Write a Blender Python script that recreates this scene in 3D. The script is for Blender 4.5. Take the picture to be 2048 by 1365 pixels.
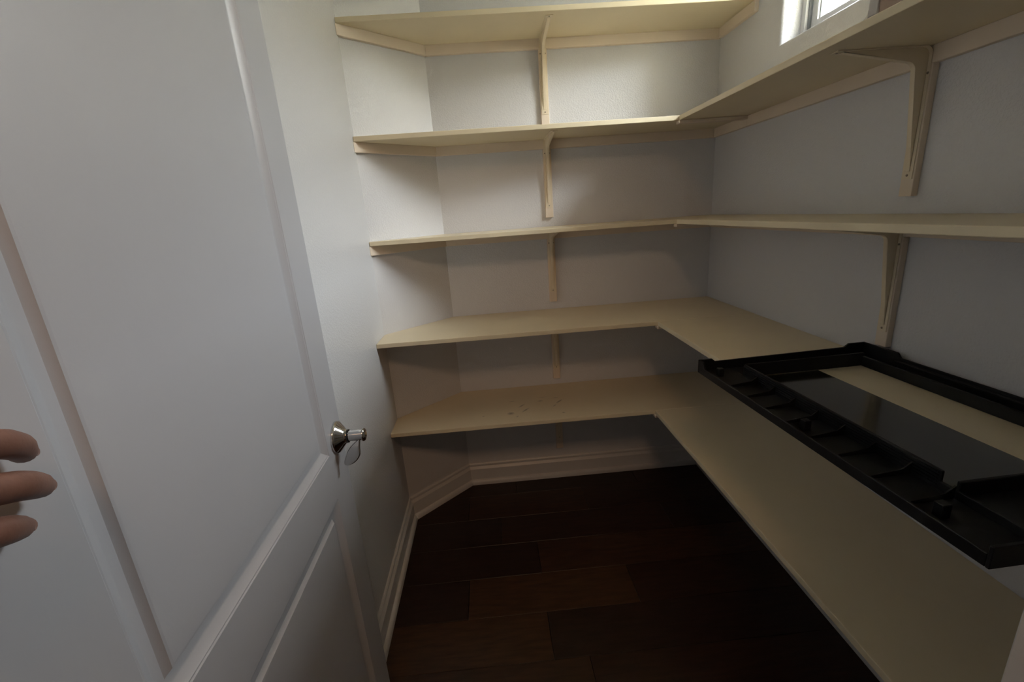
import bpy, bmesh, math, random
from mathutils import Vector, Matrix
random.seed(7)
scene = bpy.context.scene
for o in list(bpy.data.objects):
    bpy.data.objects.remove(o)
COL = scene.collection

# ------------------------------------------------------------------ measures
# room measured in eye-centred units (eye = origin, x right, y into the room, z up), S turns them into metres
S = 0.95
ZF = -1.5366
def W(x, y, z):
    return Vector((x * S, y * S, (z - ZF) * S))

D, R, C, LX, LY = 2.3464, 1.1766, -0.2169, -0.5232, 2.0652     # back wall, right wall, corners of the angled wall
YU, YL = 2.0414, 1.8984                                       # front edges of the upper / lower back boards
XR = {2: 0.8607, 3: 0.8626, 4: 0.7312, 5: 0.7278}             # front edges of the right-hand boards
Z = {1: 0.7815, 2: 0.3527, 3: -0.0773, 4: -0.5098, 5: -0.9452}
T, CL = 0.0195, 0.0415
ZC = 1.35                                                     # ceiling
YF0, YF1 = 0.125, 0.255                                       # front wall with the doorway
JR = 0.402                                                    # right jamb face

# ------------------------------------------------------------------ camera
cam_data = bpy.data.cameras.new('camera')
cam = bpy.data.objects.new('camera', cam_data)
COL.objects.link(cam)
cam_data.sensor_fit = 'HORIZONTAL'
cam_data.sensor_width = 36.0
cam_data.lens = 888.22 / 2048 * 36.0
cam_data.clip_start = 0.01
yaw, pit, rol = 0.0381, -0.2791, -0.0724
fw = Vector((math.sin(yaw) * math.cos(pit), math.cos(yaw) * math.cos(pit), math.sin(pit)))
rt0 = Vector((math.cos(yaw), -math.sin(yaw), 0))
up0 = rt0.cross(fw)
rt = rt0 * math.cos(rol) + up0 * math.sin(rol)
up = up0 * math.cos(rol) - rt0 * math.sin(rol)
m = Matrix((rt, up, -fw)).transposed().to_4x4()
m.translation = W(0, 0, 0)
cam.matrix_world = m
scene.camera = cam

# ------------------------------------------------------------------ light
world = bpy.data.worlds.new('world')
scene.world = world
world.use_nodes = True
bg = world.node_tree.nodes['Background']
bg.inputs[0].default_value = (0.94, 0.985, 1.06, 1)
bg.inputs[1].default_value = 72.0
WY0, WY1, WZ0, WZ1 = 1.22, 1.885, 0.55, 1.24                  # window opening in the right wall

def area(name, loc, target, sx, sy, energy, color, portal=False):
    d = bpy.data.lights.new(name, 'AREA')
    d.shape = 'RECTANGLE'
    d.size, d.size_y = sx, sy
    d.energy = energy
    d.color = color
    o = bpy.data.objects.new(name, d)
    COL.objects.link(o)
    o.location = loc
    o.rotation_euler = (Vector(target) - Vector(loc)).to_track_quat('-Z', 'Y').to_euler()
    if portal:
        d.cycles.is_portal = True
    return o
wc = W(R + 0.16, (WY0 + WY1) / 2, (WZ0 + WZ1) / 2)
area('window_portal', wc, wc + Vector((-1, 0, 0)), (WY1 - WY0) * S, (WZ1 - WZ0) * S, 1, (1, 1, 1), portal=True)
area('kitchen_ceiling_lamp', W(0.12, -0.62, ZC - 0.03), W(0.12, -0.02, 0.0), 0.5, 0.5, 15.0, (1.0, 0.60, 0.34))
area('kitchen_side_fill', (-0.3, -2.6, 1.55), (0.2, 1.0, 1.1), 1.3, 1.0, 3.0, (1.0, 0.85, 0.70))  # added soft frontal fill from behind the camera; no kitchen window stands there

vs = scene.view_settings
vs.view_transform = 'Standard'
vs.look = 'None'
vs.gamma = 1.0
vs.use_curve_mapping = False
vs.exposure = -0.10

# ------------------------------------------------------------------ materials
def lin(c):
    return tuple(((v / 12.92) if v <= 0.04045 else ((v + 0.055) / 1.055) ** 2.4) for v in c)

def mat(name, color, rough=0.5, metal=0.0, bump=None, vary=0.0, vary_scale=6.0, spec=0.5, stretch=None, coat=0.0):
    """color is linear; bump=(scale, strength, kind)"""
    M = bpy.data.materials.new(name)
    M.use_nodes = True
    nt = M.node_tree
    b = nt.nodes['Principled BSDF']
    b.inputs['Base Color'].default_value = (*color, 1)
    b.inputs['Roughness'].default_value = rough
    b.inputs['Metallic'].default_value = metal
    b.inputs['Specular IOR Level'].default_value = spec
    if coat:
        b.inputs['Coat Weight'].default_value = coat
        b.inputs['Coat Roughness'].default_value = 0.15
    tc = nt.nodes.new('ShaderNodeTexCoord')
    src = tc.outputs['Object']
    if stretch:
        mp = nt.nodes.new('ShaderNodeMapping')
        mp.inputs['Scale'].default_value = stretch
        nt.links.new(src, mp.inputs['Vector'])
        src = mp.outputs['Vector']
    if vary:
        n = nt.nodes.new('ShaderNodeTexNoise')
        n.inputs['Scale'].default_value = vary_scale
        n.inputs['Detail'].default_value = 5
        nt.links.new(src, n.inputs['Vector'])
        r = nt.nodes.new('ShaderNodeValToRGB')
        r.color_ramp.elements[0].position = 0.3
        r.color_ramp.elements[1].position = 0.7
        r.color_ramp.elements[0].color = (*[max(0, c * (1 - vary)) for c in color], 1)
        r.color_ramp.elements[1].color = (*[min(1, c * (1 + vary)) for c in color], 1)
        nt.links.new(n.outputs['Fac'], r.inputs['Fac'])
        nt.links.new(r.outputs['Color'], b.inputs['Base Color'])
    if bump:
        sc, st, kind = bump
        n = nt.nodes.new('ShaderNodeTexNoise')
        n.inputs['Scale'].default_value = sc
        n.inputs['Detail'].default_value = 3
        nt.links.new(src, n.inputs['Vector'])
        h = n.outputs['Fac']
        if kind == 'knock':
            r = nt.nodes.new('ShaderNodeValToRGB')
            r.color_ramp.elements[0].position = 0.42
            r.color_ramp.elements[1].position = 0.60
            nt.links.new(h, r.inputs['Fac'])
            h = r.outputs['Color']
        bp = nt.nodes.new('ShaderNodeBump')
        bp.inputs['Strength'].default_value = st
        bp.inputs['Distance'].default_value = 0.002
        nt.links.new(h, bp.inputs['Height'])
        nt.links.new(bp.outputs['Normal'], b.inputs['Normal'])
    return M

def add_marks(M, marks, dark=0.35):
    """scuffs: (x, y, half length, half width, angle) in the object's own metres, seen from above"""
    nt = M.node_tree
    b = nt.nodes['Principled BSDF']
    link = [l for l in nt.links if l.to_socket == b.inputs['Base Color']]
    tc = [n for n in nt.nodes if n.type == 'TEX_COORD'][0]
    total = None
    for (x, y, a, w, ang, k) in marks:
        mp = nt.nodes.new('ShaderNodeMapping')
        mp.vector_type = 'TEXTURE'
        mp.inputs['Location'].default_value = (x, y, 0)
        mp.inputs['Rotation'].default_value = (0, 0, ang)
        mp.inputs['Scale'].default_value = (a, w, 1)
        nt.links.new(tc.outputs['Object'], mp.inputs['Vector'])
        fl = nt.nodes.new('ShaderNodeVectorMath')
        fl.operation = 'MULTIPLY'
        fl.inputs[1].default_value = (1, 1, 0)
        nt.links.new(mp.outputs['Vector'], fl.inputs[0])
        g = nt.nodes.new('ShaderNodeTexGradient')
        g.gradient_type = 'SPHERICAL'
        nt.links.new(fl.outputs[0], g.inputs['Vector'])
        mu = nt.nodes.new('ShaderNodeMath')
        mu.operation = 'MULTIPLY'
        mu.inputs[1].default_value = k
        nt.links.new(g.outputs['Fac'], mu.inputs[0])
        if total is None:
            total = mu.outputs[0]
        else:
            ad = nt.nodes.new('ShaderNodeMath')
            ad.operation = 'ADD'
            ad.use_clamp = True
            nt.links.new(total, ad.inputs[0])
            nt.links.new(mu.outputs[0], ad.inputs[1])
            total = ad.outputs[0]
    mx = nt.nodes.new('ShaderNodeMixRGB')
    mx.inputs[2].default_value = (0.17, 0.11, 0.075, 1)
    if link:
        nt.links.new(link[0].from_socket, mx.inputs[1])
    else:
        mx.inputs[1].default_value = b.inputs['Base Color'].default_value
    nt.links.new(total, mx.inputs[0])
    nt.links.new(mx.outputs[0], b.inputs['Base Color'])

WALL = mat('wall_paint', (0.705, 0.70, 0.705), 0.34, bump=(170, 0.26, 'knock'))
CEIL = mat('ceiling_paint', (0.72, 0.71, 0.69), 0.7, bump=(120, 0.3, 'knock'))
CREAM = mat('cream_shelf_paint', (0.795, 0.685, 0.475), 0.42, bump=(60, 0.08, 'n'), vary=0.03)
CREAM5 = mat('scuffed_cream_shelf_paint', (0.795, 0.685, 0.475), 0.42, bump=(60, 0.08, 'n'), vary=0.03)
PEACH = mat('cream_cleat_paint', (0.80, 0.68, 0.54), 0.5, bump=(80, 0.12, 'n'), vary=0.03)
BRKT = mat('cream_painted_steel', (0.80, 0.69, 0.51), 0.4, bump=(90, 0.12, 'n'), vary=0.03)
SCREW = mat('painted_screw', (0.30, 0.24, 0.17), 0.4, metal=0.3, vary=0.05)
TRIM = mat('white_trim_paint', (0.70, 0.685, 0.665), 0.35, bump=(40, 0.03, 'n'), vary=0.02)
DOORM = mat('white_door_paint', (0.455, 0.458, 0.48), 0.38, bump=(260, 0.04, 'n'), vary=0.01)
CHROME = mat('polished_nickel', (0.62, 0.61, 0.60), 0.10, metal=1.0, bump=(30, 0.01, 'n'))
DARKMET = mat('dark_collar_metal', (0.06, 0.06, 0.06), 0.25, metal=1.0, vary=0.05)
BLACK = mat('black_moulded_plastic', (0.007, 0.007, 0.008), 0.5, bump=(220, 0.08, 'n'), vary=0.1, spec=0.3)
VINYL = mat('white_window_vinyl', (0.80, 0.80, 0.79), 0.35, vary=0.02)
GASKET = mat('grey_window_gasket', (0.25, 0.26, 0.26), 0.6, vary=0.05)
SKIN = mat('skin', (0.20, 0.092, 0.062), 0.5, bump=(180, 0.15, 'n'), vary=0.12, vary_scale=40)
NAIL = mat('fingernail', (0.25, 0.13, 0.10), 0.35, vary=0.05)
SLEEVE = mat('dark_sleeve_cloth', (0.03, 0.035, 0.05), 0.9, bump=(400, 0.3, 'n'), vary=0.1)
SUBF = mat('dark_subfloor', (0.012, 0.008, 0.006), 0.8, vary=0.2)
GREYP = mat('grey_panel_edge', (0.62, 0.58, 0.54), 0.5, vary=0.04)
BROWNP = mat('dull_brown_panel', (0.40, 0.29, 0.22), 0.6, vary=0.06)
KITW = mat('kitchen_wall_paint', (0.45, 0.45, 0.44), 0.6, bump=(120, 0.2, 'knock'))
STUCCO = mat('cream_stucco', (0.50, 0.46, 0.36), 0.85, bump=(60, 0.4, 'n'), vary=0.05)
GROUND = mat('outside_paving', (0.35, 0.33, 0.29), 0.8, vary=0.1)
PLANKS = []
for i, c in enumerate([(0.038, 0.0155, 0.0080), (0.021, 0.0090, 0.0060), (0.050, 0.0210, 0.0098), (0.026, 0.0100, 0.0058)]):
    PLANKS.append(mat('dark_plank_wood_%d' % i, c, 0.36, bump=(30, 0.12, 'n'), vary=0.35, vary_scale=9, stretch=(1.0, 7.0, 7.0), spec=0.35))

def pane_mat(name, tint, gloss_rough, mixmax, mixmin=0.04):
    M = bpy.data.materials.new(name)
    M.use_nodes = True
    nt = M.node_tree
    nt.nodes.clear()
    out = nt.nodes.new('ShaderNodeOutputMaterial')
    tr = nt.nodes.new('ShaderNodeBsdfTransparent')
    n = nt.nodes.new('ShaderNodeTexNoise')
    n.inputs['Scale'].default_value = 3
    r = nt.nodes.new('ShaderNodeValToRGB')
    r.color_ramp.elements[0].color = (*[c * 0.97 for c in tint], 1)
    r.color_ramp.elements[1].color = (*tint, 1)
    nt.links.new(n.outputs['Fac'], r.inputs['Fac'])
    nt.links.new(r.outputs['Color'], tr.inputs['Color'])
    gl = nt.nodes.new('ShaderNodeBsdfGlossy')
    gl.inputs['Roughness'].default_value = gloss_rough
    lw = nt.nodes.new('ShaderNodeLayerWeight')
    lw.inputs['Blend'].default_value = 0.5
    pw = nt.nodes.new('ShaderNodeMath')
    pw.operation = 'POWER'
    pw.inputs[1].default_value = 4.0
    nt.links.new(lw.outputs['Facing'], pw.inputs[0])
    fr = nt.nodes.new('ShaderNodeMath')
    fr.operation = 'MULTIPLY_ADD'
    fr.inputs[1].default_value = mixmax
    fr.inputs[2].default_value = mixmin
    nt.links.new(pw.outputs[0], fr.inputs[0])
    mx = nt.nodes.new('ShaderNodeMixShader')
    nt.links.new(fr.outputs[0], mx.inputs[0])
    nt.links.new(tr.outputs[0], mx.inputs[1])
    nt.links.new(gl.outputs[0], mx.inputs[2])
    nt.links.new(mx.outputs[0], out.inputs['Surface'])
    return M
WINGLASS = pane_mat('clear_window_glass', (0.95, 0.96, 0.94), 0.0, 0.4)
GREYGLASS = pane_mat('smoked_shelf_glass', (0.34, 0.36, 0.33), 0.12, 0.5, 0.16)

# ------------------------------------------------------------------ mesh helpers
class MB:
    """collects shapes in room units"""
    def __init__(self):
        self.bm = bmesh.new()
    def faces_from(self, pts, faces):
        v = [self.bm.verts.new(W(*p)) for p in pts]
        return [self.bm.faces.new([v[i] for i in f]) for f in faces]
    def box(self, x0, x1, y0, y1, z0, z1):
        p = [(x, y, z) for z in (z0, z1) for y in (y0, y1) for x in (x0, x1)]
        self.faces_from(p, [(0, 2, 3, 1), (4, 5, 7, 6), (0, 1, 5, 4), (2, 6, 7, 3), (0, 4, 6, 2), (1, 3, 7, 5)])
        return self
    def prism(self, a, b):
        """two matching outlines a -> b (lists of 3D points)"""
        n = len(a)
        f = [tuple(range(n))[::-1], tuple(range(n, 2 * n))]
        f += [(i, (i + 1) % n, n + (i + 1) % n, n + i) for i in range(n)]
        self.faces_from(list(a) + list(b), f)
        return self
    def plan(self, poly, z0, z1):
        return self.prism([(x, y, z0) for x, y in poly], [(x, y, z1) for x, y in poly])
    def lathe(self, origin, axis, prof, seg=32):
        """prof = [(along axis, radius)]"""
        ax = Vector(axis).normalized()
        u = ax.orthogonal().normalized()
        v = ax.cross(u)
        o = Vector(origin)
        rings = []
        for (t, r) in prof:
            ring = []
            for k in range(seg):
                a = 2 * math.pi * k / seg
                p = o + ax * t + (u * math.cos(a) + v * math.sin(a)) * r
                ring.append(self.bm.verts.new(W(*p)))
            rings.append(ring)
        for i in range(len(rings) - 1):
            for k in range(seg):
                self.bm.faces.new((rings[i][k], rings[i][(k + 1) % seg], rings[i + 1][(k + 1) % seg], rings[i + 1][k]))
        self.bm.faces.new(rings[0][::-1])
        self.bm.faces.new(rings[-1])
        return self
    def bevel(self, w, seg=2, angle=0.5):
        bmesh.ops.recalc_face_normals(self.bm, faces=self.bm.faces)
        ed = [e for e in self.bm.edges if len(e.link_faces) == 2 and e.calc_face_angle(0) > angle]
        bmesh.ops.bevel(self.bm, geom=ed, offset=w * S, segments=seg, affect='EDGES', profile=0.6)
        return self
    def build(self, name, material, parent=None, smooth=False, origin=None):
        bm = self.bm
        bmesh.ops.recalc_face_normals(bm, faces=bm.faces)
        if parent is not None:
            org = base_of(parent)
        elif origin is not None:
            org = origin
        else:
            xs = [v.co for v in bm.verts]
            org = Vector(((min(c.x for c in xs) + max(c.x for c in xs)) / 2,
                          (min(c.y for c in xs) + max(c.y for c in xs)) / 2, min(c.z for c in xs)))
        for v in bm.verts:
            v.co -= org
        me = bpy.data.meshes.new(name)
        bm.to_mesh(me)
        bm.free()
        me.materials.append(material)
        if smooth:
            for p in me.polygons:
                p.use_smooth = True
            try:
                me.set_sharp_from_angle(angle=math.radians(smooth if smooth is not True else 40))
            except Exception:
                pass
        o = bpy.data.objects.new(name, me)
        COL.objects.link(o)
        if parent is not None:
            o.parent = parent
        else:
            o.location = org
        BASE[o.name] = org
        return o
BASE = {}
def base_of(o):
    return BASE[o.name]

def tag(o, label=None, cat=None, group=None, kind=None):
    if label: o['label'] = label
    if cat: o['category'] = cat
    if group: o['group'] = group
    if kind: o['kind'] = kind
    return o

def empty(name, p):
    o = bpy.data.objects.new(name, None)
    o.empty_display_size = 0.05
    COL.objects.link(o)
    o.location = W(*p)
    BASE[o.name] = W(*p)
    return o

def offset_path(path, d):
    """offset an open plan polyline to its right-hand side by d, mitred"""
    out = []
    n = len(path)
    def nrm(a, b):
        t = (Vector(b) - Vector(a)).normalized()
        return Vector((t.y, -t.x))
    for i, p in enumerate(path):
        p = Vector(p)
        if i == 0:
            out.append(p + nrm(path[0], path[1]) * d)
        elif i == n - 1:
            out.append(p + nrm(path[-2], path[-1]) * d)
        else:
            n1, n2 = nrm(path[i - 1], path[i]), nrm(path[i], path[i + 1])
            b = (n1 + n2).normalized()
            out.append(p + b * (d / b.dot(n1)))
    return [(q.x, q.y) for q in out]
WALLPATH = [(LX, YF1), (LX, LY), (C, D), (R, D), (R, YF1)]      # walking round the room, room on the right

# ------------------------------------------------------------------ setting: shell
TH = 0.12
XK0, XK1, YK = -2.6, R + 0.17, -3.2                                  # kitchen behind the camera
def struct(o, label=None):
    return tag(o, label, kind='structure')

# floor with separate planks
floor = MB().box(XK0, XK1, YK, D, ZF - 0.10, ZF - 0.012).build('floor', SUBF)
struct(floor, 'dark brown wide plank wood floor')
PW = 0.1995
row_joints = {   # row index (0 = nearest row whose far seam is y=1.2) -> joints and tones read from the photograph
    -1: [(-1.00, 2), (0.242, 0), (1.20, 3)],
    0: [(-0.62, 0), (0.115, 1), (1.02, 3)],
    1: [(-0.20, 2), (0.495, 3), (1.25, 0)],
    2: [(-0.66, 1), (0.118, 0), (0.93, 3)],
    3: [(-0.05, 3), (0.80, 1)],
    4: [(-0.22, 0), (0.42, 3)],
    5: [(0.05, 1), (0.75, 3)],
}
plank_cache = {}
for ri in range(-10, 7):
    y1 = 1.2035 + PW * (ri + 0) 
    y0 = y1 - PW
    # row ri spans y0..y1 shifted so that row 0 is 1.2035..1.403
    y0, y1 = y0 + PW, y1 + PW
    if y0 >= D:
        continue
    y1 = min(y1, D)
    xl, xr_ = (LX, R) if y0 > 0.26 else (XK0, XK1)
    if ri in row_joints:
        js = row_joints[ri]
        xs = [j[0] for j in js if xl < j[0] < xr_]
        first = {-1: 3, 0: 0, 1: 3, 2: 3, 3: 1, 4: 3, 5: 3}[ri]
        tones = [first] + [j[1] for j in js if xl < j[0] < xr_]
        if ri == 0:
            xs, tones = [0.115], [2, 1]
        if ri == 1:
            tones = [1, 2, 3]
        if ri == 2:
            xs, tones = [0.118], [1, 0]
        if ri == -1:
            xs, tones = [0.242], [0, 3]
    else:
        xs, x = [], xl + random.uniform(0.3, 0.9)
        while x < xr_ - 0.3:
            xs.append(x)
            x += random.uniform(0.7, 1.3)
        tones = [random.choice((0, 1, 2, 3)) for _ in range(len(xs) + 1)]
    bx = [xl] + xs + [xr_]
    for k in range(len(bx) - 1):
        g = 0.0009
        a, b = bx[k] + g, bx[k + 1] - g
        poly = [(a, y0 + g), (b, y0 + g), (b, y1 - g), (a, y1 - g)]
        # the angled wall cuts the far left rows
        if y1 > LY and a < C:
            def xcut(y):
                return LX + (C - LX) * (y - LY) / (D - LY)
            pp = []
            if y0 < LY:
                pp = [(a, y0 + g), (b, y0 + g), (b, y1 - g), (max(a, xcut(y1)), y1 - g), (a, LY)]
            else:
                pp = [(xcut(y0), y0 + g), (b, y0 + g), (b, y1 - g), (min(xcut(y1), b - 0.01), y1 - g)]
            poly = pp
        MB().plan(poly, ZF - 0.014, ZF).bevel(0.0008, 1).build('plank', PLANKS[tones[k]], floor)

ceiling = MB().plan([(XK0, YK), (XK1, YK), (XK1, D + TH), (XK0, D + TH)], ZC, ZC + 0.12).build('ceiling', CEIL)
struct(ceiling, 'white ceiling')
def wall_plan(name, a, b, mat_=WALL, ea=0.0, eb=0.0, label=None):
    """wall slab between plan points a and b, room on its right"""
    A, B = Vector(a), Vector(b)
    t = (B - A).normalized()
    nrm_ = Vector((-t.y, t.x)) * TH
    A2, B2 = A - t * ea, B + t * eb
    o = MB().plan([tuple(A), tuple(B), tuple(B2 + nrm_), tuple(A2 + nrm_)], ZF - 0.1, ZC).build(name, mat_)
    return struct(o, label)
wall_plan('wall_left', (LX, YF1), (LX, LY), ea=0, label='pale grey left wall beyond the open door')
wall_plan('wall_corner', (LX, LY), (C, D), label='textured pale grey angled corner wall')
wall_plan('wall_back', (C, D), (R, D), eb=TH, label='pale grey back wall behind the shelves')

# right wall with a bullnosed window opening
mb = MB()
O = [(YF1, ZF - 0.1), (D, ZF - 0.1), (D, ZC), (YF1, ZC)]
I = [(WY0, WZ0), (WY1, WZ0), (WY1, WZ1), (WY0, WZ1)]
RT = 0.17
vo = [mb.bm.verts.new(W(R, y, z)) for y, z in O]
vi = [mb.bm.verts.new(W(R, y, z)) for y, z in I]
wo = [mb.bm.verts.new(W(R + RT, y, z)) for y, z in O]
wi = [mb.bm.verts.new(W(R + RT, y, z)) for y, z in I]
for k in range(4):
    j = (k + 1) % 4
    mb.bm.faces.new((vo[k], vo[j], vi[j], vi[k]))
    mb.bm.faces.new((wo[k], wi[k], wi[j], wo[j]))
    mb.bm.faces.new((vi[k], vi[j], wi[j], wi[k]))
    mb.bm.faces.new((vo[k], wo[k], wo[j], vo[j]))
ed = [e for e in mb.bm.edges if e.verts[0] in vi and e.verts[1] in vi]
bmesh.ops.bevel(mb.bm, geom=ed, offset=0.014 * S, segments=4, affect='EDGES', profile=0.5)
struct(mb.build('wall_right', WALL, smooth=35), 'pale grey right wall with a high window')

# front wall with the doorway (camera stands in it)
JL = -0.452
DH = ZF + 2.46 / S
mb = MB()
U = [(XK0, ZF - 0.1), (JL - 0.02, ZF - 0.1), (JL - 0.02, DH + 0.02), (JR + 0.02, DH + 0.02), (JR + 0.02, ZF - 0.1), (XK1, ZF - 0.1), (XK1, ZC), (XK0, ZC)]
mb.prism([(x, YF0, z) for x, z in U], [(x, YF1, z) for x, z in U])
struct(mb.build('wall_front', WALL), 'pale grey front wall around the doorway')
for nm, x0, x1 in (('trim_1', JL - 0.02, JL), ('trim_2', JR, JR + 0.02)):
    o = MB().box(x0, x1, YF0 - 0.005, YF1 + 0.005, ZF, DH).bevel(0.002, 1).build(nm, TRIM)
    struct(o, 'white door jamb at the hinge side' if nm == 'trim_1' else 'white door jamb at the lower right edge')
struct(MB().box(JL - 0.02, JR + 0.02, YF0 - 0.005, YF1 + 0.005, DH, DH + 0.02).build('trim_3', TRIM), 'white head jamb above the doorway')
# kitchen shell behind the camera
struct(MB().box(XK0 - TH, XK0, YK, YF0, ZF - 0.1, ZC).build('wall_kitchen_left', KITW), 'kitchen wall on the left behind the camera')
struct(MB().box(XK1 - TH, XK1, YK, YF0, ZF - 0.1, ZC).build('wall_kitchen_right', KITW), 'kitchen wall on the right behind the camera')
struct(MB().box(XK0 - TH, XK1, YK - TH, YK, ZF - 0.1, ZC).build('wall_kitchen_rear', KITW), 'kitchen wall far behind the camera')
struct(MB().box(R + 0.6, R + 12, -8, 12, ZF - 0.3, ZF - 0.2).build('ground', GROUND), 'pale paving outside the window')
struct(MB().box(R + 3.6, R + 4.0, -9, 13, ZF - 0.2, 2.15).build('low_sky_blocker', STUCCO), 'added cream stucco wall outside, blocking low sky light')  # added wall that holds back low sky light at the window
struct(MB().box(R + 0.175, R + 1.25, YK, 0.12, ZF - 0.2, 1.85).build('side_sky_blocker', STUCCO), 'added cream stucco block outside, cutting sky light from the kitchen side')  # added block that dims the sky light falling on the back wall
struct(MB().box(R + 0.175, R + 0.76, 0.13, 4.0, ZC + 0.02, ZC + 0.10).build('high_sky_blocker', VINYL), 'added white overhang above the window, cutting steep sky light')  # added overhang that keeps steep sky light off the lower door

# baseboards: moulded board and shoe
PROF = [(0, 0.132), (0.005, 0.132), (0.009, 0.126), (0.009, 0.119), (0.0065, 0.115), (0.0065, 0.110), (0.012, 0.102), (0.016, 0.097), (0.016, 0.0), (0, 0)]
SHOE = [(0.016, 0.030), (0.020, 0.029), (0.026, 0.024), (0.030, 0.014), (0.030, 0.0), (0.016, 0.0)]
paths = {d: offset_path(WALLPATH, d) for d in sorted({u for u, _ in PROF + SHOE})}
for i, nm in enumerate(('baseboard_left', 'baseboard_corner', 'baseboard_back', 'baseboard_right')):
    root = None
    for part, prof in ((nm, PROF), ('shoe_moulding', SHOE)):
        a = [(*paths[u][i], ZF + v + 0.0005) for u, v in prof]
        b = [(*paths[u][i + 1], ZF + v + 0.0005) for u, v in prof]
        mb = MB().prism(a, b)
        if root is None:
            root = struct(mb.build(part, TRIM), 'white moulded baseboard along the %s wall' % nm.split('_')[1])
        else:
            mb.build(part, TRIM, root, smooth=50)

# window: vinyl frame, sash, glass
win = empty('window_1', (R + 0.10, (WY0 + WY1) / 2, WZ0))
struct(win, 'small high white window with bright daylight')
def frame_ring(x0, x1, inset0, inset1, name, material, parent):
    mb = MB()
    a, b, c, d_ = WY0 + inset0, WY1 - inset0, WZ0 + inset0, WZ1 - inset0
    k = inset1 - inset0
    for s in ((a, b, c, c + k), (a, b, d_ - k, d_), (a, a + k, c + k, d_ - k), (b - k, b, c + k, d_ - k)):
        mb.box(x0, x1, *s)
    return mb.build(name, material, parent)
fr = frame_ring(R + 0.078, R + 0.165, 0.0, 0.022, 'frame', VINYL, win)
frame_ring(R + 0.088, R + 0.16, 0.0222, 0.027, 'gasket', GASKET, fr)
sh = frame_ring(R + 0.100, R + 0.130, 0.0272, 0.058, 'sash', VINYL, win)
frame_ring(R + 0.108, R + 0.125, 0.0582, 0.062, 'glazing_bead', GASKET, sh)
MB().box(R + 0.116, R + 0.120, WY0 + 0.058, WY1 - 0.058, WZ0 + 0.058, WZ1 - 0.058).build('pane', WINGLASS, win)

# ------------------------------------------------------------------ door
SL = -0.022
KY, KX = 1.0349, -0.4208
def dface(y):
    return KX + SL * (y - KY)
DY0, DY1 = 0.272, 1.078
DTH = 0.037
DZ0, DZ1 = ZF + 0.012, ZF + 2.43 / S
door = empty('door_1', (dface(DY0), DY0, ZF))
struct(door, 'white two-panel door standing open on the left')
panels = [(0.381, 0.972, -0.527, DZ1 - 0.13), (0.381, 0.972, ZF + 0.26, -0.645)]
ys = [DY0, 0.381, 0.972, DY1]
zs = [DZ0, panels[1][2], panels[1][3], panels[0][2], panels[0][3], DZ1]
def dp(y, z, depth=0.0):
    return (dface(y) - depth, y, z)
# stiles and rails: each its own board
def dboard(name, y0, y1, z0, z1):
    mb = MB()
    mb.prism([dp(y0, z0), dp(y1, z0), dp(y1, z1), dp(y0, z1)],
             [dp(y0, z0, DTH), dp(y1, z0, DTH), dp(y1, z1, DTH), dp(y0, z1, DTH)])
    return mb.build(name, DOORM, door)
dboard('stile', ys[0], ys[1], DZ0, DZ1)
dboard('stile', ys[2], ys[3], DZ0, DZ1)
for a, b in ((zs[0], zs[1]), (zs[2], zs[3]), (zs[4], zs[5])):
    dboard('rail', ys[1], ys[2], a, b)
# panel moulding rings: (distance in from the stile, depth)
RING = [(0.0, 0.0), (0.0022, 0.0016), (0.0042, 0.0017), (0.0062, 0.0032), (0.0180, 0.0098), (0.0215, 0.0108), (0.0330, 0.0108), (0.0345, 0.0100), (0.0405, 0.0042), (0.044, 0.0036)]
for (py0, py1, pz0, pz1) in panels:
    mb = MB()
    rings = []
    for d_, dep in RING:
        rings.append([mb.bm.verts.new(W(*dp(y, z, dep))) for y, z in
                      ((py0 + d_, pz0 + d_), (py1 - d_, pz0 + d_), (py1 - d_, pz1 - d_), (py0 + d_, pz1 - d_))])
    for i in range(len(rings) - 1):
        for k in range(4):
            j = (k + 1) % 4
            mb.bm.faces.new((rings[i][k], rings[i][j], rings[i + 1][j], rings[i + 1][k]))
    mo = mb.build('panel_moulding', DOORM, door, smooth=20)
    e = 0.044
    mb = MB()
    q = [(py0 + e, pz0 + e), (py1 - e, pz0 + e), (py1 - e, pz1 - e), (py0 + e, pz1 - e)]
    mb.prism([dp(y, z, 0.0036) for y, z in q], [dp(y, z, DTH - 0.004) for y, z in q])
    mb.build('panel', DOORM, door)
# hinges
for hz in (DZ0 + 0.2, (DZ0 + DZ1) / 2, DZ1 - 0.2):
    MB().lathe((dface(DY0) - DTH - 0.006, DY0 - 0.004, hz - 0.045), (0, 0, 1), [(0, 0.006), (0.09, 0.006)], 12).build('hinge', CHROME, door, smooth=True)
# lever handle
nx = Vector((1, -SL, 0)).normalized()
KZ = -0.510
hk = MB().lathe((KX, KY, KZ), nx, [(0.0, 0.0405), (0.003, 0.0412), (0.006, 0.0402), (0.009, 0.0375), (0.0225, 0.0205), (0.0255, 0.0182), (0.029, 0.0172)], 40).build('rose', CHROME, door, smooth=50)
tag(hk, 'flared polished metal rose')
kb = Vector((KX, KY, KZ))
MB().lathe(kb + nx * 0.028, nx, [(0, 0.0152), (0.001, 0.0166), (0.004, 0.0166), (0.005, 0.015)], 32).build('collar', DARKMET, hk, smooth=50)
MB().lathe(kb + nx * 0.032, nx, [(0, 0.0135), (0.034, 0.0135)], 32).build('shank', CHROME, hk, smooth=50)
MB().lathe(kb + nx * 0.0655, nx, [(0, 0.0135), (0.001, 0.0168), (0.003, 0.0172), (0.007, 0.0145), (0.009, 0.008), (0.0098, 0.001)], 32).build('end_cap', CHROME, hk, smooth=60)
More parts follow.
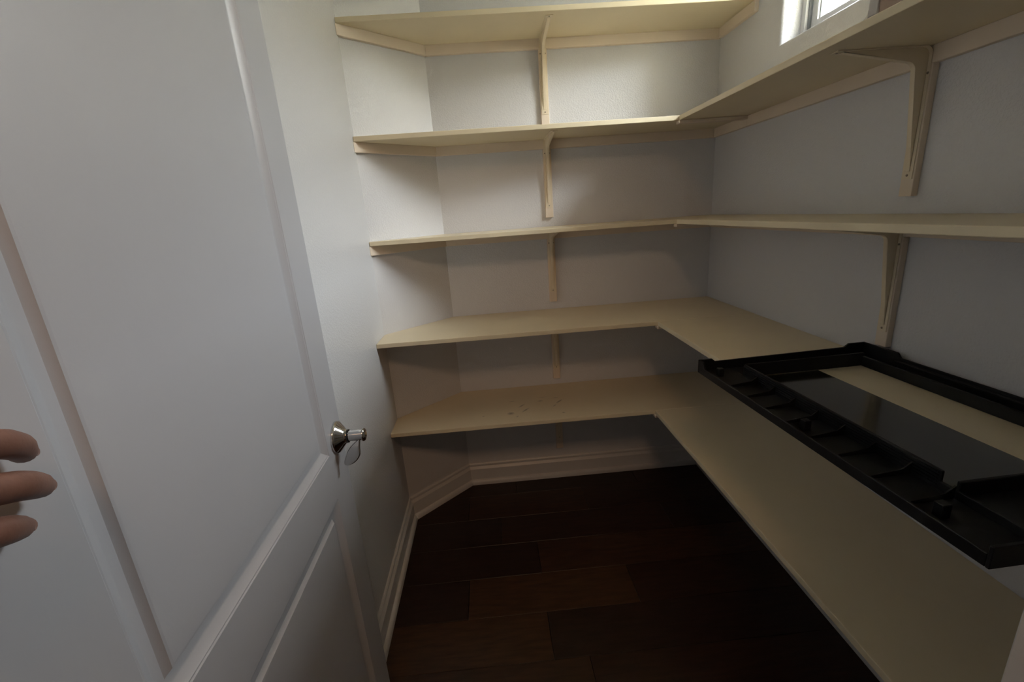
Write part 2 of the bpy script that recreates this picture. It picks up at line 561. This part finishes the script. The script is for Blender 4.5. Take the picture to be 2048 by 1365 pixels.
# lever: a flat egg-shaped paddle dropping from the shank end, turned towards the hinge
mb = MB()
cx = Vector((0, 0, 0))
prof2 = []
N = 28
base_pt = kb + nx * 0.058
for k in range(N):
    a = 2 * math.pi * k / N
    c_, s_ = math.cos(a), math.sin(a)
    u = -0.017 + 0.0165 * c_ * (1.0 - 0.42 * s_)
    v = -0.040 + 0.031 * s_
    u += 0.017 * s_ * abs(s_) ** 0.5
    prof2.append((u, v))
fa, fb = [], []
for (u, v) in prof2:
    lean = -0.35 * (v)            # paddle leans towards the hinge as it drops
    p0 = base_pt + nx * u + Vector((0, -1, 0)) * (0.004 + lean * 0.6) + Vector((0, 0, 1)) * v
    fa.append(tuple(p0 + Vector((0, 0.004, 0))))
    fb.append(tuple(p0 - Vector((0, 0.004, 0))))
mb.prism(fa, fb)
mb.bevel(0.0028, 3, 0.8)
mb.build('lever', CHROME, hk, smooth=60)

# ------------------------------------------------------------------ shelves
LEVEL = {1: 'top', 2: 'second', 3: 'middle', 4: 'fourth', 5: 'lowest'}
CT = 0.019                                                     # cleat thickness
def cleat_seg(i, z1, z0):
    """cleat on wall segment i of WALLPATH, from height z0 to z1"""
    p0, p1 = offset_path(WALLPATH, 0.0003), offset_path(WALLPATH, CT)
    a0, a1, b0, b1 = list(p0[i]), list(p1[i]), list(p0[i + 1]), list(p1[i + 1])
    if i == 1:                       # square end against the left wall
        t_ = (a1[0] - (LX + 0.0004)) / (b1[0] - a1[0])
        a1 = [LX + 0.0004, a1[1] - t_ * (b1[1] - a1[1])]
        a0 = [LX + 0.0004, LY]
    return MB().plan([a0, b0, b1, a1], z0, z1).bevel(0.0012, 1)

back_labels = {
    1: 'topmost cream painted shelf board high across the back wall, above the window sill',
    2: 'cream painted back wall shelf just under the topmost one, second from the top',
    3: 'cream painted back wall shelf at the middle, third from the top',
    4: 'deeper cream back wall shelf, fourth from the top, meeting the black frame shelf',
    5: 'lowest cream back wall shelf with dark scuff marks on its top',
}
right_labels = {
    2: 'cream shelf along the right wall directly below the bright window',
    3: 'narrow cream shelf along the right wall at eye level, above the black frame',
    4: 'deep cream shelf on the right wall carrying the black plastic frame',
    5: 'lowest long cream shelf on the right wall, running beneath the black frame',
}
shelves = {}
for lv in (1, 2, 3, 4, 5):
    yf = YU if lv <= 3 else YL
    zt, zb = Z[lv], Z[lv] - T
    root = empty('back_shelf', ((LX + R) / 2, D, zb - CL))
    tag(root, back_labels[lv], 'shelf', 'back wall shelves')
    e = 0.0006
    if lv <= 3:
        poly = [(LX + 0.002, yf), (LX + 0.002, LY - e), (C + e, D - e * 2), (R - e, D - e), (R - e, yf)]
    else:
        poly = [(LX + e, yf), (LX + e, LY - e), (C + e, D - e * 2), (R - e, D - e), (R - e, yf)]
    MB().plan(poly, zb, zt).bevel(0.0022, 2).build('board', CREAM5 if lv == 5 else CREAM, root)
    shelves[lv] = root
    cleat_seg(1, zb, zb - CL).build('cleat', PEACH, root)
    cleat_seg(2, zb, zb - CL).build('cleat', PEACH, root)
    if lv == 1:
        MB().box(R - CT, R - 0.0003, yf, D - CT, zb - CL, zb).bevel(0.0012, 1).build('cleat', PEACH, root)
    if lv >= 2:
        # right-hand end of the back board: cleat on the right wall and a batten under the joint of the two boards
        MB().box(R - CT, R - 0.0003, yf + 0.0005, D - CT - 0.0005, zb - CL, zb - 0.0003).bevel(0.0012, 1).build('cleat', PEACH, root)
        MB().box(XR[lv] - 0.004, R - CT - 0.001, yf - 0.012, yf + 0.022, zb - 0.014, zb - 0.0003).bevel(0.002, 1).build('batten', PEACH, root)
    if lv >= 2:
        root = empty('side_shelf', (R, (yf + YF1) / 2, zb - CL))
        tag(root, right_labels[lv], 'shelf', 'right wall shelves')
        MB().plan([(XR[lv], YF1 + e), (R - e, YF1 + e), (R - e, yf - 0.0012), (XR[lv], yf - 0.0012)], zb, zt).bevel(0.0022, 2).build('board', CREAM, root)
        MB().box(R - CT, R - 0.0003, YF1 + 0.001, yf - 0.0005, zb - CL, zb).bevel(0.0012, 1).build('cleat', PEACH, root)

# scuffs on the lowest board (own metres: origin of the board object is its shelf root)
o5 = base_of(shelves[5])
def pt5(px):   # plan point in room units -> board coordinates
    v = W(px[0], px[1], 0)
    return v.x - o5.x, v.y - o5.y
marks = []
for (x, y, a, w, ang, k) in [(0.105, 2.085, 0.030, 0.006, 0.85, 0.75), (0.120, 2.030, 0.034, 0.007, 0.85, 0.75), (0.30, 2.10, 0.032, 0.007, 0.85, 0.8),
                             (0.205, 2.125, 0.018, 0.010, 0.2, 0.6), (0.27, 2.055, 0.018, 0.005, 0.9, 0.6), (0.30, 1.965, 0.010, 0.008, 0.0, 0.7),
                             (0.045, 2.005, 0.020, 0.018, 0.3, 0.8), (0.075, 1.965, 0.012, 0.006, 1.0, 0.5), (0.06, 2.15, 0.020, 0.006, 0.1, 0.5),
                             (-0.09, 2.00, 0.008, 0.006, 0.0, 0.6), (0.29, 2.15, 0.016, 0.006, 0.1, 0.5), (0.22, 2.17, 0.03, 0.006, 0.1, 0.3)]:
    X, Y = pt5((x, y))
    marks.append((X, Y, a, w, ang, k))
add_marks(CREAM5, marks)

# ------------------------------------------------------------------ shelf brackets
def bracket(name, label, group, wall, pos, zb, strip_bottom, lh=0.250, lv_=0.318):
    """pressed steel bracket on a wooden strip. wall 'back' or 'right'; pos = centre along the wall"""
    sw = 0.0195          # half width of the strip
    def P(a, u, v):      # a along wall, u out of wall, v height
        return (pos + a, D - u, v) if wall == 'back' else (R - u, pos + a, v)
    base = P(0, 0, strip_bottom)
    root = empty(name, base)
    tag(root, label, 'bracket', group)
    def bx(a0, a1, u0, u1, v0, v1, nm, mt, par=root, bev=0.0012):
        x = sorted((P(a0, u0, v0)[0], P(a1, u1, v1)[0]))
        y = sorted((P(a0, u0, v0)[1], P(a1, u1, v1)[1]))
        return MB().box(x[0], x[1], y[0], y[1], v0, v1).bevel(bev, 1).build(nm, mt, par)
    bx(-sw, sw, 0.0003, CT, strip_bottom, zb - CL - 0.0004, 'backing_strip', PEACH)
    # flat strap: vertical leg, rounded corner, horizontal leg
    w, t = 0.0155, 0.0022
    r = 0.021
    path_out, path_in = [], []
    u0, top = CT + 0.0004, zb - 0.0006
    def arc(rad):
        return [(u0 + r - rad * math.cos(a), top - r + rad * math.sin(a)) for a in [math.pi / 2 * k / 5 for k in range(6)]]
    outer = [(u0, top - lv_)] + arc(r) + [(u0 + lh, top)]
    inner = [(u0 + t, top - lv_)] + arc(r - t) + [(u0 + lh, top - t)]
    prof = outer + inner[::-1]
    arm = MB().prism([P(-w, u, v) for u, v in prof], [P(w, u, v) for u, v in prof]).build('strap', BRKT, root, smooth=40)
    # hollow rib: deep at the corner, running out to nothing at both ends
    d0 = 0.033
    def fil():
        cx_, cy_ = u0 + d0 + 0.022, top - d0 - 0.022
        return [(cx_ - 0.022 * math.cos(a), cy_ + 0.022 * math.sin(a)) for a in [math.pi / 2 * k / 5 for k in range(6)]]
    r_out = [(u0 + t * 0.5, top - lv_ + 0.02)] + arc(r - t * 0.5) + [(u0 + lh - 0.02, top - t * 0.5)]
    r_in = [(u0 + t + 0.0012, top - lv_ + 0.02)] + fil() + [(u0 + lh - 0.02, top - t - 0.0012)]
    h = 0.0072
    mb = MB()
    nn = len(r_out)
    vv = [[mb.bm.verts.new(W(*P(a_, u, v))) for u, v in ring] for a_ in (-h, h) for ring in (r_out, r_in)]
    for k in range(nn - 1):
        mb.bm.faces.new((vv[0][k], vv[0][k + 1], vv[1][k + 1], vv[1][k]))
        mb.bm.faces.new((vv[2][k], vv[3][k], vv[3][k + 1], vv[2][k + 1]))
        mb.bm.faces.new((vv[1][k], vv[1][k + 1], vv[3][k + 1], vv[3][k]))
        mb.bm.faces.new((vv[0][k], vv[2][k], vv[2][k + 1], vv[0][k + 1]))
    mb.bm.faces.new((vv[0][0], vv[1][0], vv[3][0], vv[2][0]))
    mb.bm.faces.new((vv[0][-1], vv[2][-1], vv[3][-1], vv[1][-1]))
    mb.bevel(0.002, 2, 0.9)
    mb.build('rib', BRKT, root, smooth=40)
    # screws
    for v in (top - lv_ + 0.010, top - 0.062):
        for a in ((0,) if v < top - 0.1 else (-0.0115, 0.0115)):
            nrm_ = (0, -1, 0) if wall == 'back' else (-1, 0, 0)
            MB().lathe(P(a, u0 + t, v), nrm_, [(0, 0.0032), (0.0012, 0.0028), (0.0016, 0.001)], 10).build('screw', SCREW, arm)
    MB().lathe(P(0, u0 + lh - 0.009, top - t), (0, 0, -1), [(0, 0.0032), (0.0012, 0.0028), (0.0016, 0.001)], 10).build('screw', SCREW, arm)
    return root
bl = {1: 'cream steel bracket holding up the topmost back shelf',
      2: 'cream bracket on the back wall under the second shelf from the top',
      3: 'cream bracket on the back wall under the third shelf from the top',
      4: 'cream bracket in shade on the back wall between the two lowest shelves',
      5: 'cream bracket in deep shade under the lowest back shelf near the floor'}
for lv in (1, 2, 3, 4, 5):
    sb = {1: 0.397, 2: -0.033, 3: -0.468, 4: -0.908, 5: -1.346}[lv]
    bracket('shelf_bracket', bl[lv], 'back wall shelf brackets', 'back', 0.326, Z[lv] - T, sb, lh=0.250 if lv < 4 else 0.30)
br = {2: 'large cream bracket on the right wall below the window shelf',
      3: 'cream bracket on the right wall directly above the black frame'}
for lv in (2, 3):
    sb = {2: -0.030, 3: -0.462}[lv]
    bracket('shelf_bracket', br[lv], 'right wall shelf brackets', 'right', 1.225, Z[lv] - T, sb, lh=0.250 if lv < 4 else 0.30)

# ------------------------------------------------------------------ black frame on the right shelf
FO = Vector((0.612, 1.256))
fex, fey = Vector((1, 0.035)).normalized(), Vector((-0.035, 1)).normalized()
FZ = Z[4] + 0.0006
def F(u, v, h):
    q = FO + fex * u + fey * v
    return (q.x, q.y, FZ + h)
fl, fw_ = -0.800, 0.540                                         # length towards the camera, width to the wall
frame = empty('appliance_frame', F(fw_ / 2, fl / 2, 0))
tag(frame, 'black plastic rectangular appliance frame lying on the deep right shelf', 'frame')
def fbox(nm, u0, u1, v0, v1, h0, h1, mt=BLACK, par=frame, bev=0.0012):
    a = [F(u0, v0, h0), F(u1, v0, h0), F(u1, v1, h0), F(u0, v1, h0)]
    b = [F(u0, v0, h1), F(u1, v0, h1), F(u1, v1, h1), F(u0, v1, h1)]
    mb = MB().prism(a, b)
    if bev:
        mb.bevel(bev, 1)
    return mb.build(nm, mt, par)
fbox('front_tray', 0.006, 0.100, fl + 0.006, -0.006, 0.0, 0.006)
fbox('far_tray', 0.100, fw_ - 0.006, -0.070, -0.006, 0.0, 0.006)
fbox('back_tray', 0.474, fw_ - 0.006, fl + 0.006, -0.070, 0.0, 0.006)
fbox('near_tray', 0.100, 0.474, fl + 0.006, -0.665, 0.0, 0.006)
# outer rims; the corners carry raised tabs
def rim_u(v0, v1, pts):
    MB().prism([F(u, v0, h) for u, h in pts], [F(u, v1, h) for u, h in pts]).bevel(0.0012, 1).build('rim', BLACK, frame)
def rim_v(u0, u1, pts):
    MB().prism([F(u0, v, h) for v, h in pts], [F(u1, v, h) for v, h in pts]).bevel(0.0012, 1).build('rim', BLACK, frame)
rim_u(-0.006, 0.0, [(0, 0), (fw_, 0), (fw_, 0.047), (fw_ - 0.055, 0.047), (fw_ - 0.070, 0.036), (0.052, 0.032), (0.042, 0.041), (0.0, 0.041)])
rim_u(fl, fl + 0.006, [(0, 0), (fw_, 0), (fw_, 0.040), (0.0, 0.036)])
rim_v(0.0, 0.006, [(-0.006, 0), (-0.006, 0.041), (-0.028, 0.041), (-0.040, 0.022), (fl + 0.006, 0.022), (fl + 0.006, 0)])
rim_v(fw_ - 0.006, fw_, [(-0.006, 0), (-0.006, 0.047), (-0.120, 0.047), (-0.132, 0.034), (fl + 0.006, 0.034), (fl + 0.006, 0)])
fbox('rim_lip', fw_ - 0.022, fw_ - 0.006, fl + 0.006, -0.120, 0.024, 0.028)
# inner walls round the opening
rim_inner = [(-0.075, 0.0), (-0.075, 0.040), (-0.640, 0.040), (-0.640, 0.020), (fl + 0.006, 0.020), (fl + 0.006, 0.0)]
iw = MB().prism([F(0.100, v, h) for v, h in rim_inner], [F(0.106, v, h) for v, h in rim_inner]).bevel(0.001, 1).build('inner_wall', BLACK, frame)
for h in (0.011, 0.017, 0.023, 0.029, 0.035):
    fbox('ridge', 0.0975, 0.1005, -0.636, -0.078, h, h + 0.0022, par=iw, bev=0)
fbox('inner_wall', 0.106, 0.474, -0.076, -0.070, 0.0, 0.040)
fbox('inner_wall', 0.468, 0.474, -0.660, -0.076, 0.0, 0.030)
fbox('inner_wall', 0.106, 0.474, -0.666, -0.660, 0.0, 0.034)
# ribs across the front tray
for i in range(8):
    v = -0.145 - 0.0745 * i
    pts = [(0.012, 0.006), (0.097, 0.006), (0.097, 0.030), (0.080, 0.018), (0.012, 0.011)]
    MB().prism([F(u, v - 0.0015, h) for u, h in pts], [F(u, v + 0.0015, h) for u, h in pts]).build('divider', BLACK, frame)
for v in (-0.060, -0.145 - 0.0745 * 3.5, -0.700):
    fbox('clip_post', 0.030, 0.046, v - 0.008, v + 0.008, 0.006, 0.030)
# smoked glass strip lying inside the opening
gp = [F(0.120, -0.088, 0.001), F(0.322, -0.088, 0.001), F(0.322, -0.650, 0.001), F(0.120, -0.650, 0.001)]
gq = [(p[0], p[1], p[2] + 0.004) for p in gp]
glass = MB().prism(gp, gq).build('glass_panel', GREYGLASS)
tag(glass, 'strip of smoked grey glass lying inside the black frame', 'glass panel')

# ------------------------------------------------------------------ panel on the window shelf
pz = Z[2] + 0.0004
pa = empty('framed_panel', (0.866, 0.90, pz))
tag(pa, 'dull brown panel with a grey edge standing on the shelf near the window', 'panel')
MB().box(0.862, 0.874, 1.049, 1.073, pz, pz + 0.32).bevel(0.0015, 1).build('edge_strip', GREYP, pa)
MB().prism([(0.863, 1.0735, pz), (0.863, 1.086, pz), (0.863, 1.080, pz + 0.003), (0.863, 1.076, pz + 0.008), (0.863, 1.0735, pz + 0.016)],
           [(0.873, 1.0735, pz), (0.873, 1.086, pz), (0.873, 1.080, pz + 0.003), (0.873, 1.076, pz + 0.008), (0.873, 1.0735, pz + 0.016)]).build('foot', GREYP, pa)
MB().box(0.866, 0.872, 0.72, 1.0485, pz, pz + 0.32).build('sheet', BROWNP, pa)

# ------------------------------------------------------------------ hand on the door
def skin_mesh(name, chains, parent, material, levels=2):
    """chains: list of lists of (x, y, z, radius) in room units; the first vertex of a later chain may repeat an earlier point"""
    me = bpy.data.meshes.new(name)
    verts, radii, edges, index = [], [], [], {}
    org = base_of(parent)
    for ch in chains:
        prev = None
        for (x, y, z, r) in ch:
            key = (round(x, 5), round(y, 5), round(z, 5))
            if key not in index:
                index[key] = len(verts)
                verts.append(W(x, y, z) - org)
                radii.append(r)
            if prev is not None and prev != index[key]:
                edges.append((prev, index[key]))
            prev = index[key]
    me.from_pydata([tuple(v) for v in verts], edges, [])
    o = bpy.data.objects.new(name, me)
    COL.objects.link(o)
    o.parent = parent
    sm = o.modifiers.new('skin', 'SKIN')
    sm.use_smooth_shade = True
    for i, sv in enumerate(me.skin_vertices[0].data):
        sv.radius = (radii[i] * S, radii[i] * S)
        sv.use_root = (i == 0)
    ss = o.modifiers.new('subdivision', 'SUBSURF')
    ss.levels = ss.render_levels = levels
    me.materials.append(material)
    return o

# door face near the hinge is x ~ -0.406 ; fingers point into the room (+y), back of the hand towards the camera (+x)
FX = dface(0.33)
person = empty('person', (-0.33, 0.0, -0.30))
tag(person, 'left hand reaching in at the photo edge, fingertips pressed on the white door', 'person')
palm = (-0.342, 0.196, -0.128)
wrist = (-0.330, 0.128, -0.112)
hand_core = [(*palm, 0.019), (*wrist, 0.024), (-0.325, 0.03, -0.135, 0.029), (-0.320, -0.10, -0.185, 0.037), (-0.315, -0.22, -0.235, 0.041)]
# knuckle, middle joint, end joint, tip
fingers = [
    [(-0.349, 0.262, -0.116, 0.0122), (-0.358, 0.306, -0.132, 0.0118), (-0.374, 0.330, -0.147, 0.0110), (-0.3935, 0.349, -0.1625, 0.0088)],
    [(-0.347, 0.258, -0.145, 0.0126), (-0.357, 0.306, -0.167, 0.0122), (-0.375, 0.331, -0.182, 0.0113), (-0.3935, 0.352, -0.1960, 0.0090)],
    [(-0.347, 0.243, -0.170, 0.0120), (-0.358, 0.285, -0.190, 0.0116), (-0.376, 0.308, -0.204, 0.0107), (-0.3940, 0.327, -0.2170, 0.0086)],
    [(-0.350, 0.222, -0.192, 0.0106), (-0.362, 0.254, -0.211, 0.0098), (-0.379, 0.272, -0.223, 0.0090), (-0.3950, 0.287, -0.2340, 0.0076)],
]
knb = [(-0.342, 0.224, -0.106, 0.0165), (-0.341, 0.222, -0.129, 0.0175), (-0.341, 0.214, -0.150, 0.0165), (-0.343, 0.203, -0.170, 0.0145)]
chains = [hand_core]
for kb_, fg in zip(knb, fingers):
    chains.append([(*palm, 0.019), kb_] + fg)
chains.append([(*palm, 0.019), (-0.338, 0.165, -0.088, 0.0165), (-0.354, 0.190, -0.055, 0.0125), (-0.374, 0.222, -0.040, 0.0110), (-0.3930, 0.246, -0.034, 0.0092)])
hand = skin_mesh('hand', chains, person, SKIN)
for fg in fingers:
    a, b = Vector(fg[2][:3]), Vector(fg[3][:3])
    ax = (b - a).normalized()
    side = Vector((0, 0, 1))
    nrmv = ax.cross(side).normalized()
    if nrmv.x < 0:
        nrmv = -nrmv
    side = nrmv.cross(ax).normalized()
    ctr = a.lerp(b, 0.72) + nrmv * 0.0082
    mb = MB()
    pts, pts2 = [], []
    for k in range(14):
        t_ = 2 * math.pi * k / 14
        q = ctr + ax * (0.0075 * math.cos(t_)) + side * (0.0058 * math.sin(t_)) - nrmv * (0.0022 * math.sin(t_) ** 2)
        pts.append(tuple(q + nrmv * 0.0006)); pts2.append(tuple(q - nrmv * 0.002))
    mb.prism(pts, pts2)
    mb.build('fingernail', NAIL, person, smooth=True)
slv = skin_mesh('sleeve', [[(-0.320, -0.10, -0.185, 0.047), (-0.318, -0.17, -0.214, 0.050), (-0.312, -0.28, -0.262, 0.054)]], person, SLEEVE)
